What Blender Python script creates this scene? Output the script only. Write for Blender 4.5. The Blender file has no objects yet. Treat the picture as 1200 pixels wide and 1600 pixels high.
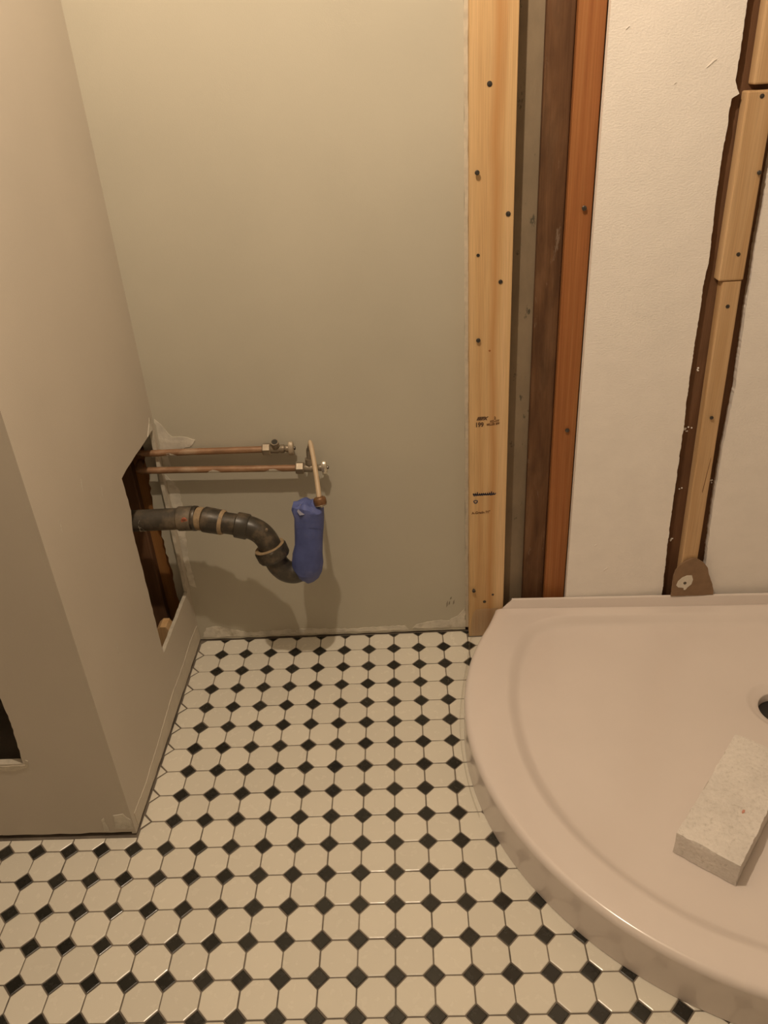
import bpy, bmesh, math, random
from mathutils import Vector, Matrix, Quaternion, noise
from mathutils.geometry import tessellate_polygon
random.seed(7)
S = bpy.context.scene
COL = S.collection
# ------------------------------------------------------------------ camera
cd = bpy.data.cameras.new('camera'); cam = bpy.data.objects.new('camera', cd); COL.objects.link(cam)
cd.sensor_fit = 'VERTICAL'; cd.sensor_height = 24.0; cd.lens = 1216.99 / 1600.0 * 24.0
cd.clip_start = 0.02
_R = Matrix(((0.99849147, 0.00768181, -0.05436711),
             (-0.0433, -0.4993, -0.8654),
             (-0.03379174, 0.86640896, -0.49819036)))
rx = Vector(_R[0]).normalized(); fw = Vector(_R[2]); fw = (fw - rx * fw.dot(rx)).normalized(); up = rx.cross(fw)
M = Matrix(((rx.x, up.x, -fw.x, 0.4976), (rx.y, up.y, -fw.y, -1.5392), (rx.z, up.z, -fw.z, 1.2839), (0, 0, 0, 1)))
cam.matrix_world = M
S.camera = cam
# ------------------------------------------------------------------ world, lamp, exposure
w = bpy.data.worlds.new('world'); S.world = w; w.use_nodes = True
w.node_tree.nodes['Background'].inputs[0].default_value = (1, 0.85, 0.65, 1)
w.node_tree.nodes['Background'].inputs[1].default_value = 0.02
LAMP = Vector((0.348, -0.734, 2.07))
ld = bpy.data.lights.new('bulb_light', 'POINT'); ld.energy = 41; ld.color = (1.0, 0.80, 0.585); ld.shadow_soft_size = 0.017
lo = bpy.data.objects.new('bulb_light', ld); lo.location = LAMP; COL.objects.link(lo)
S.view_settings.view_transform = 'Standard'; S.view_settings.look = 'None'
S.view_settings.gamma = 1; S.view_settings.use_curve_mapping = False
S.view_settings.exposure = 0.35
S.cycles.max_bounces = 8; S.cycles.diffuse_bounces = 5; S.cycles.transparent_max_bounces = 8

# ------------------------------------------------------------------ materials
def newmat(name):
    m = bpy.data.materials.new(name); m.use_nodes = True
    nt = m.node_tree; b = nt.nodes['Principled BSDF']
    return m, nt, b
def N(nt, t, **kw):
    n = nt.nodes.new(t)
    for k, v in kw.items():
        if k.startswith('i_'): n.inputs[k[2:].replace('_', ' ')].default_value = v
        else: setattr(n, k, v)
    return n
def ramp(nt, stops, src):
    r = nt.nodes.new('ShaderNodeValToRGB'); e = r.color_ramp.elements
    while len(e) < len(stops): e.new(0.5)
    for el, (p, c) in zip(e, stops):
        el.position = p; el.color = (c[0], c[1], c[2], 1) if len(c) == 3 else c
    nt.links.new(src, r.inputs[0]); return r
def coords(nt, scale=(1, 1, 1)):
    tc = nt.nodes.new('ShaderNodeTexCoord'); mp = nt.nodes.new('ShaderNodeMapping')
    nt.links.new(tc.outputs['Object'], mp.inputs[0]); mp.inputs['Scale'].default_value = scale
    return mp.outputs[0]
def wcoords(nt, scale=(1, 1, 1)):
    g = nt.nodes.new('ShaderNodeNewGeometry'); mp = nt.nodes.new('ShaderNodeMapping')
    nt.links.new(g.outputs['Position'], mp.inputs[0]); mp.inputs['Scale'].default_value = scale
    return mp.outputs[0]
def nz(nt, vec, scale, detail=4, rough=0.55, dist=0):
    n = N(nt, 'ShaderNodeTexNoise'); nt.links.new(vec, n.inputs['Vector'])
    n.inputs['Scale'].default_value = scale; n.inputs['Detail'].default_value = detail
    n.inputs['Roughness'].default_value = rough; n.inputs['Distortion'].default_value = dist
    return n.outputs['Fac']
def mix(nt, a, b, fac, mode='MIX'):
    n = nt.nodes.new('ShaderNodeMix'); n.data_type = 'RGBA'; n.blend_type = mode
    for sock, v in ((n.inputs[0], fac), (n.inputs[6], a), (n.inputs[7], b)):
        if hasattr(v, 'is_linked') or hasattr(v, 'links'): nt.links.new(v, sock)
        else: sock.default_value = v if not isinstance(v, tuple) else (*v[:3], 1)
    return n.outputs[2]
def bump(nt, b, h, strength, dist=0.001):
    bp = nt.nodes.new('ShaderNodeBump'); bp.inputs['Strength'].default_value = strength; bp.inputs['Distance'].default_value = dist
    nt.links.new(h, bp.inputs['Height']); nt.links.new(bp.outputs[0], b.inputs['Normal'])
def simple(name, c, rough=0.6, metal=0.0, var=0.12, scale=30, bmp=0.0, bscale=200, bdist=0.001, spec=0.5, dirt=None, dscale=12, dlo=0.55, dhi=0.7, stretch=(1, 1, 1)):
    m, nt, b = newmat(name)
    v = coords(nt, stretch)
    n = nz(nt, v, scale)
    lo_ = tuple(x * (1 - var) for x in c); hi_ = tuple(min(1, x * (1 + var)) for x in c)
    col = ramp(nt, [(0.3, lo_), (0.7, hi_)], n).outputs[0]
    if dirt:
        d = ramp(nt, [(dlo, (0, 0, 0)), (dhi, (1, 1, 1))], nz(nt, v, dscale, 6, 0.65)).outputs[0]
        col = mix(nt, col, dirt, d)
    nt.links.new(col, b.inputs['Base Color'])
    b.inputs['Roughness'].default_value = rough; b.inputs['Metallic'].default_value = metal
    b.inputs['Specular IOR Level'].default_value = spec
    if bmp: bump(nt, b, nz(nt, v, bscale, 3), bmp, bdist)
    return m
def wood(name, base, dark, light, across=28, along=1.1, rings=0.5, rough=0.6, band=None, smear=None, spec=0.3, blotch=0.0):
    """long grain along z"""
    m, nt, b = newmat(name)
    v = coords(nt, (across, across, along))
    n1 = nz(nt, v, 1.0, 3, 0.5, 0.6)
    col = ramp(nt, [(0.28, dark), (0.5, base), (0.72, light)], n1).outputs[0]
    wv = N(nt, 'ShaderNodeTexWave', wave_type='BANDS', bands_direction='X')
    v2 = coords(nt, (1, 1, 0.06)); nt.links.new(v2, wv.inputs['Vector'])
    wv.inputs['Scale'].default_value = 55; wv.inputs['Distortion'].default_value = 9; wv.inputs['Detail'].default_value = 2
    wv.inputs['Detail Scale'].default_value = 0.6
    wr = ramp(nt, [(0.2, (0, 0, 0)), (0.95, (1, 1, 1))], wv.outputs['Fac']).outputs[0]
    g = N(nt, 'ShaderNodeMath', operation='MULTIPLY'); nt.links.new(wr, g.inputs[0]); g.inputs[1].default_value = rings
    col = mix(nt, col, dark, g.outputs[0])
    fine = nz(nt, coords(nt, (600, 600, 9)), 1.0, 2)
    col = mix(nt, col, (0.5, 0.5, 0.5), 0.12, 'OVERLAY')
    fr = ramp(nt, [(0.3, (0.86, 0.86, 0.86)), (0.7, (1.08, 1.08, 1.08))], fine).outputs[0]
    col = mix(nt, col, fr, 1.0, 'MULTIPLY')
    if band:                                            # a darker heartwood streak running along the board
        x0, wd, c = band
        sx = N(nt, 'ShaderNodeSeparateXYZ'); nt.links.new(coords(nt), sx.inputs[0])
        wob = nz(nt, coords(nt, (1, 1, 1.5)), 2.0, 2)
        a = N(nt, 'ShaderNodeMath', operation='MULTIPLY_ADD'); nt.links.new(wob, a.inputs[0]); a.inputs[1].default_value = 0.03; nt.links.new(sx.outputs[0], a.inputs[2])
        s_ = N(nt, 'ShaderNodeMath', operation='SUBTRACT'); nt.links.new(a.outputs[0], s_.inputs[0]); s_.inputs[1].default_value = x0 + 0.015
        ab = N(nt, 'ShaderNodeMath', operation='ABSOLUTE'); nt.links.new(s_.outputs[0], ab.inputs[0])
        rr = ramp(nt, [(0.0, (0.75,) * 3), (1.0, (0, 0, 0))], ab.outputs[0])
        dv = N(nt, 'ShaderNodeMath', operation='DIVIDE'); nt.links.new(ab.outputs[0], dv.inputs[0]); dv.inputs[1].default_value = wd
        nt.links.new(dv.outputs[0], rr.inputs[0])
        col = mix(nt, col, c, rr.outputs[0])
    if blotch:
        d = ramp(nt, [(0.48, (0, 0, 0)), (0.68, (blotch,) * 3)], nz(nt, coords(nt, (16, 16, 5)), 1.0, 5, 0.6)).outputs[0]
        col = mix(nt, col, tuple(x * 0.35 for x in base), d)
    if smear:
        d = ramp(nt, [(0.60, (0, 0, 0)), (0.70, (0.5,) * 3)], nz(nt, coords(nt, (40, 40, 9)), 1.0, 6, 0.7)).outputs[0]
        col = mix(nt, col, smear, d)
    nt.links.new(col, b.inputs['Base Color']); b.inputs['Roughness'].default_value = rough
    b.inputs['Specular IOR Level'].default_value = spec
    bump(nt, b, fine, 0.12, 0.0006)
    return m
def plaster_paint(name, c, scuff=0.0):
    m, nt, b = newmat(name)
    v = wcoords(nt)
    big = nz(nt, v, 2.2, 3)
    col = ramp(nt, [(0.3, tuple(x * 0.94 for x in c)), (0.7, tuple(min(1, x * 1.05) for x in c))], big).outputs[0]
    # thin pale scratches and scuffs
    sc = nz(nt, wcoords(nt, (30, 30, 7)), 1.0, 6, 0.75, 0.4)
    d = ramp(nt, [(0.70, (0, 0, 0)), (0.78, (scuff,) * 3)], sc).outputs[0]
    col = mix(nt, col, tuple(min(1, x * 1.35) for x in c), d)
    nt.links.new(col, b.inputs['Base Color']); b.inputs['Roughness'].default_value = 0.55
    b.inputs['Specular IOR Level'].default_value = 0.25
    f = nz(nt, v, 420, 2); g = nz(nt, v, 38, 2)
    a = N(nt, 'ShaderNodeMath', operation='MULTIPLY_ADD'); nt.links.new(g, a.inputs[0]); a.inputs[1].default_value = 0.8; nt.links.new(f, a.inputs[2])
    bump(nt, b, a.outputs[0], 0.18, 0.0008)
    return m

WALLC = (0.485, 0.455, 0.375)
m_wall = plaster_paint('painted_drywall', WALLC, 0.25)
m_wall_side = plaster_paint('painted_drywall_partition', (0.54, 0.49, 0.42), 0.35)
m_room = plaster_paint('painted_room_wall', (0.46, 0.42, 0.37))
m_ceiling = plaster_paint('ceiling_paint', (0.52, 0.50, 0.46))
m_gyp = simple('gypsum_edge', (0.52, 0.47, 0.385), 0.85, var=0.12, scale=80, bmp=0.4, bscale=300)
m_plaster = simple('rough_filler', (0.60, 0.565, 0.49), 0.8, var=0.2, scale=25, bmp=0.6, bscale=90, bdist=0.002, dirt=(0.36, 0.32, 0.25), dscale=18)
m_grout = simple('grout', (0.15, 0.125, 0.10), 0.75, var=0.45, scale=9, bmp=0.3, bscale=400)
def tilemat(name, c, rough, var):
    m, nt, b = newmat(name)
    oi = nt.nodes.new('ShaderNodeObjectInfo')
    col = ramp(nt, [(0, tuple(x * (1 - var) for x in c)), (1, tuple(min(1, x * (1 + var)) for x in c))], oi.outputs['Random']).outputs[0]
    d = ramp(nt, [(0.70, (0, 0, 0)), (0.84, (0.25,) * 3)], nz(nt, wcoords(nt), 35, 6, 0.7)).outputs[0]
    col = mix(nt, col, (0.30, 0.26, 0.20), d)
    nt.links.new(col, b.inputs['Base Color'])
    b.inputs['Specular IOR Level'].default_value = 0.45
    rg = ramp(nt, [(0.35, (rough,) * 3), (0.7, (rough * 1.6,) * 3)], nz(nt, wcoords(nt), 60, 4)).outputs[0]
    nt.links.new(rg, b.inputs['Roughness'])
    bump(nt, b, nz(nt, wcoords(nt), 70, 2), 0.06, 0.001)
    return m
m_tile = tilemat('white_glazed_tile', (0.69, 0.655, 0.57), 0.19, 0.045)
m_dot = tilemat('black_glazed_tile', (0.024, 0.023, 0.019), 0.2, 0.3)
m_tray = simple('white_acrylic', (0.71, 0.64, 0.60), 0.17, var=0.02, scale=5, bmp=0.03, bscale=160, spec=0.5)
m_drain = simple('black_drain_plastic', (0.02, 0.019, 0.017), 0.5, var=0.2)
m_foam = simple('polystyrene_foam', (0.84, 0.80, 0.755), 0.9, var=0.03, scale=14, bmp=0.48, bscale=250, bdist=0.0019, spec=0.15, stretch=(0.85, 1, 1.25))
m_pine = wood('pine_board_wood', (0.60, 0.40, 0.20), (0.50, 0.29, 0.125), (0.68, 0.47, 0.26), across=22, along=0.9, rings=0.10, band=(0.051, 0.013, (0.46, 0.235, 0.085)))
m_strip = wood('furring_strip_wood', (0.56, 0.37, 0.20), (0.47, 0.29, 0.14), (0.62, 0.43, 0.25), across=30, along=1.2, rings=0.08)
m_fir = wood('orange_fir_wood', (0.34, 0.135, 0.045), (0.26, 0.09, 0.028), (0.40, 0.18, 0.065), across=60, along=1.0, rings=0.25)
m_old = wood('old_dark_wood', (0.135, 0.066, 0.030), (0.085, 0.040, 0.018), (0.19, 0.105, 0.055), across=30, along=5.0, rings=0.1, rough=0.8, smear=(0.36, 0.29, 0.22), blotch=0.7)
m_old2 = wood('old_brown_wood', (0.15, 0.075, 0.037), (0.11, 0.052, 0.025), (0.185, 0.10, 0.055), across=22, along=2.0, rings=0.1, rough=0.8, blotch=0.4)
m_cavity = wood('cavity_orange_wood', (0.30, 0.140, 0.045), (0.24, 0.10, 0.03), (0.35, 0.17, 0.06), across=20, along=2.0, rings=0.15)
m_block = wood('pale_block_wood', (0.62, 0.40, 0.20), (0.52, 0.31, 0.14), (0.68, 0.47, 0.26), across=40, along=3, rings=0.1)
m_cement = simple('grey_green_sheathing', (0.25, 0.193, 0.128), 0.9, var=0.16, scale=16, bmp=0.6, bscale=120, dirt=(0.09, 0.08, 0.055), dscale=40, dlo=0.63, dhi=0.68, stretch=(1, 1, 0.5))
m_abs = simple('black_abs_plastic', (0.040, 0.034, 0.026), 0.38, var=0.25, scale=40, dirt=(0.17, 0.125, 0.08), dscale=22, dlo=0.52, dhi=0.78)
m_abs_dusty = simple('dusty_abs_plastic', (0.070, 0.058, 0.043), 0.6, var=0.3, scale=40, dirt=(0.19, 0.145, 0.095), dscale=16, dlo=0.45, dhi=0.65)
m_bead = simple('tan_cement_bead', (0.30, 0.215, 0.125), 0.6, var=0.25, scale=60, dirt=(0.10, 0.08, 0.05), dscale=50)
m_copper = simple('tarnished_copper', (0.26, 0.145, 0.078), 0.5, metal=0.15, var=0.25, scale=50, dirt=(0.40, 0.31, 0.22), dscale=25, dlo=0.55, dhi=0.8, stretch=(0.5, 1, 1))
m_chrome = simple('dusty_chrome', (0.28, 0.235, 0.175), 0.42, metal=0.45, var=0.25, scale=60, dirt=(0.24, 0.195, 0.14), dscale=30, dlo=0.45, dhi=0.6)
m_handle = simple('bright_chrome', (0.75, 0.70, 0.60), 0.28, metal=0.8, var=0.1, scale=60, dirt=(0.5, 0.43, 0.33), dscale=30, dlo=0.5, dhi=0.7)
m_handle_d = simple('dusty_handle', (0.42, 0.35, 0.26), 0.5, metal=0.3, var=0.15, scale=60)
m_dark = simple('dark_bore', (0.025, 0.022, 0.016), 0.6, var=0.2)
m_brass = simple('tarnished_brass', (0.20, 0.105, 0.05), 0.45, metal=0.5, var=0.3, scale=80)
m_tube = simple('beige_supply_tube', (0.47, 0.36, 0.24), 0.5, var=0.08, scale=40)
m_tape = simple('blue_masking_tape', (0.080, 0.105, 0.285), 0.6, var=0.18, scale=26, bmp=0.5, bscale=70, bdist=0.0015, spec=0.35, dirt=(0.135, 0.15, 0.31), dscale=14, dlo=0.5, dhi=0.75)
m_tape_end = simple('dusty_tape', (0.20, 0.20, 0.27), 0.7, var=0.25, scale=40)
m_screw = simple('dark_screw_steel', (0.10, 0.09, 0.08), 0.35, metal=0.8, var=0.3, scale=200)
m_screw_s = simple('bright_screw_steel', (0.55, 0.50, 0.42), 0.35, metal=0.8, var=0.2, scale=200)
m_ink = simple('black_stamp_ink', (0.11, 0.06, 0.03), 0.8, var=0.25, scale=300)
m_ink_faint = simple('faded_stamp_ink', (0.17, 0.085, 0.035), 0.8, var=0.25, scale=300)
m_bink = simple('blue_black_ink', (0.045, 0.045, 0.075), 0.7, var=0.3, scale=300)
m_sticker = simple('red_sticker', (0.38, 0.12, 0.07), 0.6, var=0.15, scale=150)
m_hard = simple('brown_hardboard', (0.24, 0.15, 0.085), 0.8, var=0.12, scale=40, bmp=0.3, bscale=250)
m_putty = simple('white_putty', (0.66, 0.61, 0.52), 0.7, var=0.08, scale=60)
m_stone = None
def stone():
    m, nt, b = newmat('granular_concrete')
    v = coords(nt)
    n1 = nz(nt, v, 150, 5, 0.6); n2 = nz(nt, v, 14, 3)
    col = ramp(nt, [(0.28, (0.58, 0.54, 0.495)), (0.42, (0.71, 0.665, 0.62)), (0.75, (0.79, 0.745, 0.70))], n1).outputs[0]
    c2 = ramp(nt, [(0.35, (0.93,) * 3), (0.65, (1.05,) * 3)], n2).outputs[0]
    col = mix(nt, col, c2, 1.0, 'MULTIPLY')
    vo = N(nt, 'ShaderNodeTexVoronoi'); nt.links.new(v, vo.inputs['Vector']); vo.inputs['Scale'].default_value = 130
    sp = ramp(nt, [(0.08, (0.22,) * 3), (0.20, (0, 0, 0))], vo.outputs['Distance']).outputs[0]
    col = mix(nt, col, (0.42, 0.37, 0.32), sp)
    nt.links.new(col, b.inputs['Base Color']); b.inputs['Roughness'].default_value = 0.92; b.inputs['Specular IOR Level'].default_value = 0.2
    bump(nt, b, n1, 0.8, 0.003)
    return m
m_stone = stone()
def film():
    m, nt, b = newmat('clear_plastic_film')
    out = nt.nodes['Material Output']; nt.nodes.remove(b)
    tr = nt.nodes.new('ShaderNodeBsdfTransparent'); tr.inputs[0].default_value = (0.97, 0.965, 0.955, 1)
    gl = nt.nodes.new('ShaderNodeBsdfGlossy'); gl.inputs['Roughness'].default_value = 0.12
    df = nt.nodes.new('ShaderNodeBsdfDiffuse'); df.inputs[0].default_value = (0.7, 0.67, 0.6, 1)
    fr = nt.nodes.new('ShaderNodeLayerWeight'); fr.inputs[0].default_value = 0.12
    m1 = nt.nodes.new('ShaderNodeMixShader'); m2 = nt.nodes.new('ShaderNodeMixShader'); m2.inputs[0].default_value = 0.06
    m1.inputs[0].default_value = 0.035; nt.links.new(tr.outputs[0], m1.inputs[1]); nt.links.new(gl.outputs[0], m1.inputs[2])
    nt.links.new(m1.outputs[0], m2.inputs[1]); nt.links.new(df.outputs[0], m2.inputs[2]); nt.links.new(m2.outputs[0], out.inputs[0])
    return m
m_film = film()

# ------------------------------------------------------------------ object helpers
def tag(o, label=None, cat=None, group=None, kind=None):
    for k, v in (('label', label), ('category', cat), ('group', group), ('kind', kind)):
        if v: o[k] = v
    return o
def wloc(o):
    v = Vector((0, 0, 0))
    while o: v += Vector(o.location); o = o.parent
    return v
def thing(name, loc, label, cat, group=None):
    o = bpy.data.objects.new(name, None); o.empty_display_size = 0.05; o.location = loc; COL.objects.link(o)
    return tag(o, label, cat, group)
def link(name, bm, mats, parent=None, loc=None, smooth=False, label=None):
    """bm holds world coordinates; the object's origin goes to loc (default: the parent's place)"""
    base = wloc(parent) if parent else Vector(loc or (0, 0, 0))
    org = Vector(loc) if loc else base
    bmesh.ops.recalc_face_normals(bm, faces=bm.faces)
    for v in bm.verts: v.co -= org
    me = bpy.data.meshes.new(name); bm.to_mesh(me); bm.free()
    for mm in (mats if isinstance(mats, (list, tuple)) else [mats]): me.materials.append(mm)
    if smooth:
        for p in me.polygons: p.use_smooth = True
    o = bpy.data.objects.new(name, me); COL.objects.link(o)
    if parent: o.parent = parent; o.location = org - base
    else: o.location = org
    if label: o['label'] = label
    return o
def smooth_by_angle(o, deg=35):
    me = o.data
    for p in me.polygons: p.use_smooth = True
    me.set_sharp_from_angle(angle=math.radians(deg))
    return o
def box(bm, x0, x1, y0, y1, z0, z1, bev=0.0, seg=1, mi=0, shear=0.0):
    vs = [bm.verts.new((x + shear * (z - z0), y, z)) for z in (z0, z1) for y in (y0, y1) for x in (x0, x1)]
    fs = [bm.faces.new([vs[i] for i in q]) for q in ((0, 2, 3, 1), (4, 5, 7, 6), (0, 1, 5, 4), (2, 6, 7, 3), (0, 4, 6, 2), (1, 3, 7, 5))]
    for f in fs: f.material_index = mi
    if bev:
        es = list({e for f in fs for e in f.edges})
        bmesh.ops.bevel(bm, geom=es, offset=bev, segments=seg, affect='EDGES', profile=0.5)
    return bm
def plate(bm, outer, holes, fn, thick, front=0, side=1, hside=None):
    """flat sheet with holes; fn(u, v, w) gives the 3-D point, w runs 0..thick backwards"""
    loops = [outer] + list(holes)
    tris = tessellate_polygon([[Vector((u, v, 0)) for u, v in L] for L in loops])
    flat = [p for L in loops for p in L]
    f = [bm.verts.new(fn(u, v, 0)) for u, v in flat]; bk = [bm.verts.new(fn(u, v, thick)) for u, v in flat]
    for t in tris:
        a = bm.faces.new([f[i] for i in t]); a.material_index = front
        b_ = bm.faces.new([bk[i] for i in reversed(t)]); b_.material_index = front
    k = 0
    for li, L in enumerate(loops):
        n = len(L)
        for i in range(n):
            j = (i + 1) % n
            q = bm.faces.new([f[k + i], f[k + j], bk[k + j], bk[k + i]]); q.material_index = side if li == 0 or hside is None else hside
        k += n
    return bm
def jag(pts, step, amp, seed=0, closed=True):
    """subdivide a 2-D outline and roughen it"""
    r = random.Random(seed); out = []
    n = len(pts)
    for i in range(n if closed else n - 1):
        a = Vector(pts[i]); b = Vector(pts[(i + 1) % n]); L = (b - a).length; k = max(1, int(L / step))
        d = (b - a).normalized() if L > 0 else Vector((1, 0)); nn = Vector((-d.y, d.x))
        for j in range(k):
            p = a.lerp(b, j / k)
            if j: p = p + nn * r.uniform(-amp, amp)
            out.append((p.x, p.y))
    if not closed: out.append(tuple(pts[-1]))
    return out
def spline(pts, per=6):
    P = [Vector(p) for p in pts]; out = []
    for i in range(len(P) - 1):
        p0 = P[max(0, i - 1)]; p1 = P[i]; p2 = P[i + 1]; p3 = P[min(len(P) - 1, i + 2)]
        for j in range(per):
            t = j / per
            out.append(0.5 * ((2 * p1) + (p2 - p0) * t + (2 * p0 - 5 * p1 + 4 * p2 - p3) * t * t + (3 * p1 - p0 - 3 * p2 + p3) * t ** 3))
    out.append(P[-1]); return out
def tube(bm, pts, rad, seg=20, cap=True, lump=0.0, flat=1.0, mi=0):
    pts = [Vector(p) for p in pts]; n = len(pts)
    rads = [rad] * n if not isinstance(rad, (list, tuple)) else list(rad)
    t0 = (pts[1] - pts[0]).normalized(); u = t0.orthogonal().normalized(); rings = []
    for i in range(n):
        t = (pts[min(i + 1, n - 1)] - pts[max(i - 1, 0)])
        t = t.normalized() if t.length > 1e-9 else t0
        q = t0.rotation_difference(t); u = q @ u; u = (u - t * u.dot(t)).normalized(); v = t.cross(u); t0 = t
        ring = []
        for k in range(seg):
            a = 2 * math.pi * k / seg
            d = u * math.cos(a) + v * math.sin(a) * flat
            p = pts[i] + d * rads[i]
            if lump: p += d * lump * noise.noise(p * 38)
            ring.append(bm.verts.new(p))
        rings.append(ring)
    for a, b in zip(rings, rings[1:]):
        for k in range(seg):
            f = bm.faces.new((a[k], a[(k + 1) % seg], b[(k + 1) % seg], b[k])); f.material_index = mi
    if cap:
        for f in (bm.faces.new(rings[0]), bm.faces.new(rings[-1])): f.material_index = mi
    return bm
def ringed(p0, p1, prof):
    """points and radii for a turned piece between p0 and p1: prof = [(t, r)]"""
    a, b = Vector(p0), Vector(p1)
    return [a.lerp(b, t) for t, _ in prof], [r for _, r in prof]
def turned(bm, p0, p1, prof, seg=24):
    P, R_ = ringed(p0, p1, prof)
    # keep the direction stable when two stations coincide
    d = (Vector(p1) - Vector(p0)).normalized(); u = d.orthogonal().normalized(); v = d.cross(u); rings = []
    for p, r in zip(P, R_):
        rings.append([bm.verts.new(p + (u * math.cos(2 * math.pi * k / seg) + v * math.sin(2 * math.pi * k / seg)) * r) for k in range(seg)])
    for a, b in zip(rings, rings[1:]):
        for k in range(seg): bm.faces.new((a[k], a[(k + 1) % seg], b[(k + 1) % seg], b[k]))
    bm.faces.new(rings[0]); bm.faces.new(rings[-1])
    return bm
def BM(): return bmesh.new()

# ------------------------------------------------------------------ room shell
YW = 0.060            # face of the painted drywall at the back
XP = -0.066           # side face of the boxed-in partition
YP = -0.534           # front face of the partition
H = 2.50
fl = link('floor', box(BM(), -0.85, 2.0, -2.5, 0.5, -0.10, -0.0012), m_grout)
tag(fl, 'octagon and dot mosaic tiled bathroom floor', None, None, 'structure')
ce = tag(link('ceiling', box(BM(), -0.85, 2.0, -2.5, 0.5, H, H + 0.1), m_ceiling), 'plain ceiling above the frame', None, None, 'structure')
tag(link('wall_right', box(BM(), 1.84, 1.95, -2.5, 0.5, -0.0012, H), m_room), 'plain wall beyond the right edge of the frame', None, None, 'structure')
tag(link('wall_front', box(BM(), -0.85, 1.84, -2.5, -2.4, -0.0012, H), m_room), 'plain wall behind the camera', None, None, 'structure')
tag(link('wall_left', box(BM(), -0.85, -0.75, -2.4, 0.5, -0.0012, H), m_room), 'plain wall beyond the left edge of the frame', None, None, 'structure')
# painted drywall of the back wall
outer = jag([(-0.104, 0.0032), (0.627, 0.0032)], 0.02, 0.0012, 3, False) + [(0.627, H - 0.001), (-0.095, H - 0.001)]
ragged = jag([(-0.095, 0.75), (-0.097, 0.60), (-0.108, 0.42), (-0.103, 0.25), (-0.098, 0.12), (-0.104, 0.02)], 0.012, 0.003, 5, False)
outer = outer + ragged
wb = link('wall_back', plate(BM(), outer, [], lambda u, v, w_: (u, YW + w_, v), 0.0127), [m_wall, m_gyp])
tag(wb, 'grey beige painted drywall behind the drain pipe', None, None, 'structure')
# pale raw drywall edge next to the pine board
e = jag([(0.627, 0.012), (0.6345, 0.012)], 1, 0, 1, False) + jag([(0.6345, 0.012), (0.6345, H - 0.002)], 0.03, 0.0007, 8, False) + jag([(0.627, H - 0.002), (0.627, 0.012)], 0.03, 0.0006, 9, False)
link('raw_edge', plate(BM(), e, [], lambda u, v, w_: (u, YW - 0.0015 + w_, v), 0.013, 0, 0), m_gyp, wb, label='pale raw paper edge of the drywall')
def filler(name, pts, fn, parent, seed, amp=0.002, mat=m_plaster, th=0.0012, step=0.008):
    return link(name, plate(BM(), jag(pts, step, amp, seed), [], lambda u, v, w_: fn(u, v, w_ - th), th, 0, 0), mat, parent)
fb = lambda u, v, w_: (u, YW + w_, v)
filler('filler_patch', [(0.53, 0.012), (0.6265, 0.012), (0.6265, 0.075), (0.606, 0.048), (0.585, 0.034), (0.555, 0.036), (0.50, 0.026), (0.49, 0.014)], fb, wb, 11)
filler('filler_patch', [(-0.06, 0.010), (0.48, 0.010), (0.47, 0.024), (0.33, 0.020), (0.20, 0.026), (0.06, 0.022), (-0.02, 0.045), (-0.045, 0.040)], fb, wb, 12)
filler('filler_patch', [(-0.064, 0.50), (-0.045, 0.50), (-0.048, 0.535), (-0.02, 0.553), (0.005, 0.556), (0.02, 0.573), (-0.005, 0.582), (-0.03, 0.583), (-0.045, 0.605), (-0.062, 0.628)], fb, wb, 13)
filler('filler_patch', [(-0.064, 0.18), (-0.048, 0.17), (-0.052, 0.26), (-0.044, 0.36), (-0.038, 0.445), (-0.05, 0.47), (-0.064, 0.49)], fb, wb, 14)
# scuffs near the floor
for k, (sx, sz, sh) in enumerate(((0.578, 0.076, 0.022), (0.584, 0.083, 0.014), (0.595, 0.084, 0.016), (0.588, 0.10, 0.010))):
    link('scuff', plate(BM(), jag([(sx, sz), (sx + 0.004, sz + sh * 0.3), (sx + 0.0045, sz + sh), (sx + 0.001, sz + sh * 0.6)], 0.006, 0.0006, 40 + k), [], lambda u, v, w_: (u, YW - 0.0003 + w_, v), 0.0003, 0, 0),
         simple('scuff_mark', (0.25, 0.22, 0.17), 0.8), wb, label='dark scuff mark')
# partition: side sheet with the square cut-out, front sheet with the access opening
hole = jag([(-0.192, 0.171), (0.040, 0.171)], 0.012, 0.0015, 21, False)[:-1] + jag([(0.040, 0.171), (0.046, 0.60)], 0.02, 0.002, 22, False)[:-1] + jag([(0.046, 0.609), (-0.183, 0.609)], 0.03, 0.0008, 23, False)[:-1] + jag([(-0.184, 0.606), (-0.178, 0.53), (-0.195, 0.49), (-0.194, 0.38), (-0.195, 0.172)], 0.012, 0.0013, 24, False)[:-1]
side_out = jag([(YP, 0.004), (YW, 0.004)], 0.02, 0.0015, 25, False)[:-1] + [(YW, 0.004), (YW, H - 0.001), (YP, H - 0.001)]
ws = link('wall_partition_side', plate(BM(), side_out, [hole], lambda u, v, w_: (XP - w_, u, v), 0.0085, 0, 0, 1), [m_wall_side, m_gyp])
tag(ws, 'side face of the boxed-in partition with a square hole', None, None, 'structure')
h2 = [(-0.62, 0.203), (-0.62, 0.75)] + [(-0.215, 0.75)] + jag([(-0.217, 0.75), (-0.2275, 0.368), (-0.2265, 0.307), (-0.2335, 0.2055)], 0.008, 0.0012, 27, False)
front_out = jag([(-0.749, 0.009), (XP - 0.0086, 0.009)], 0.02, 0.0018, 28, False)[:-1] + [(XP - 0.0086, 0.009), (XP - 0.0086, H - 0.001), (-0.749, H - 0.001)]
wf = link('wall_partition_front', plate(BM(), front_out, [h2], lambda u, v, w_: (u, YP + w_, v), 0.0127, 0, 0, 1), [m_wall_side, m_gyp])
tag(wf, 'front face of the boxed-in partition with a dark opening', None, None, 'structure')
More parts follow.
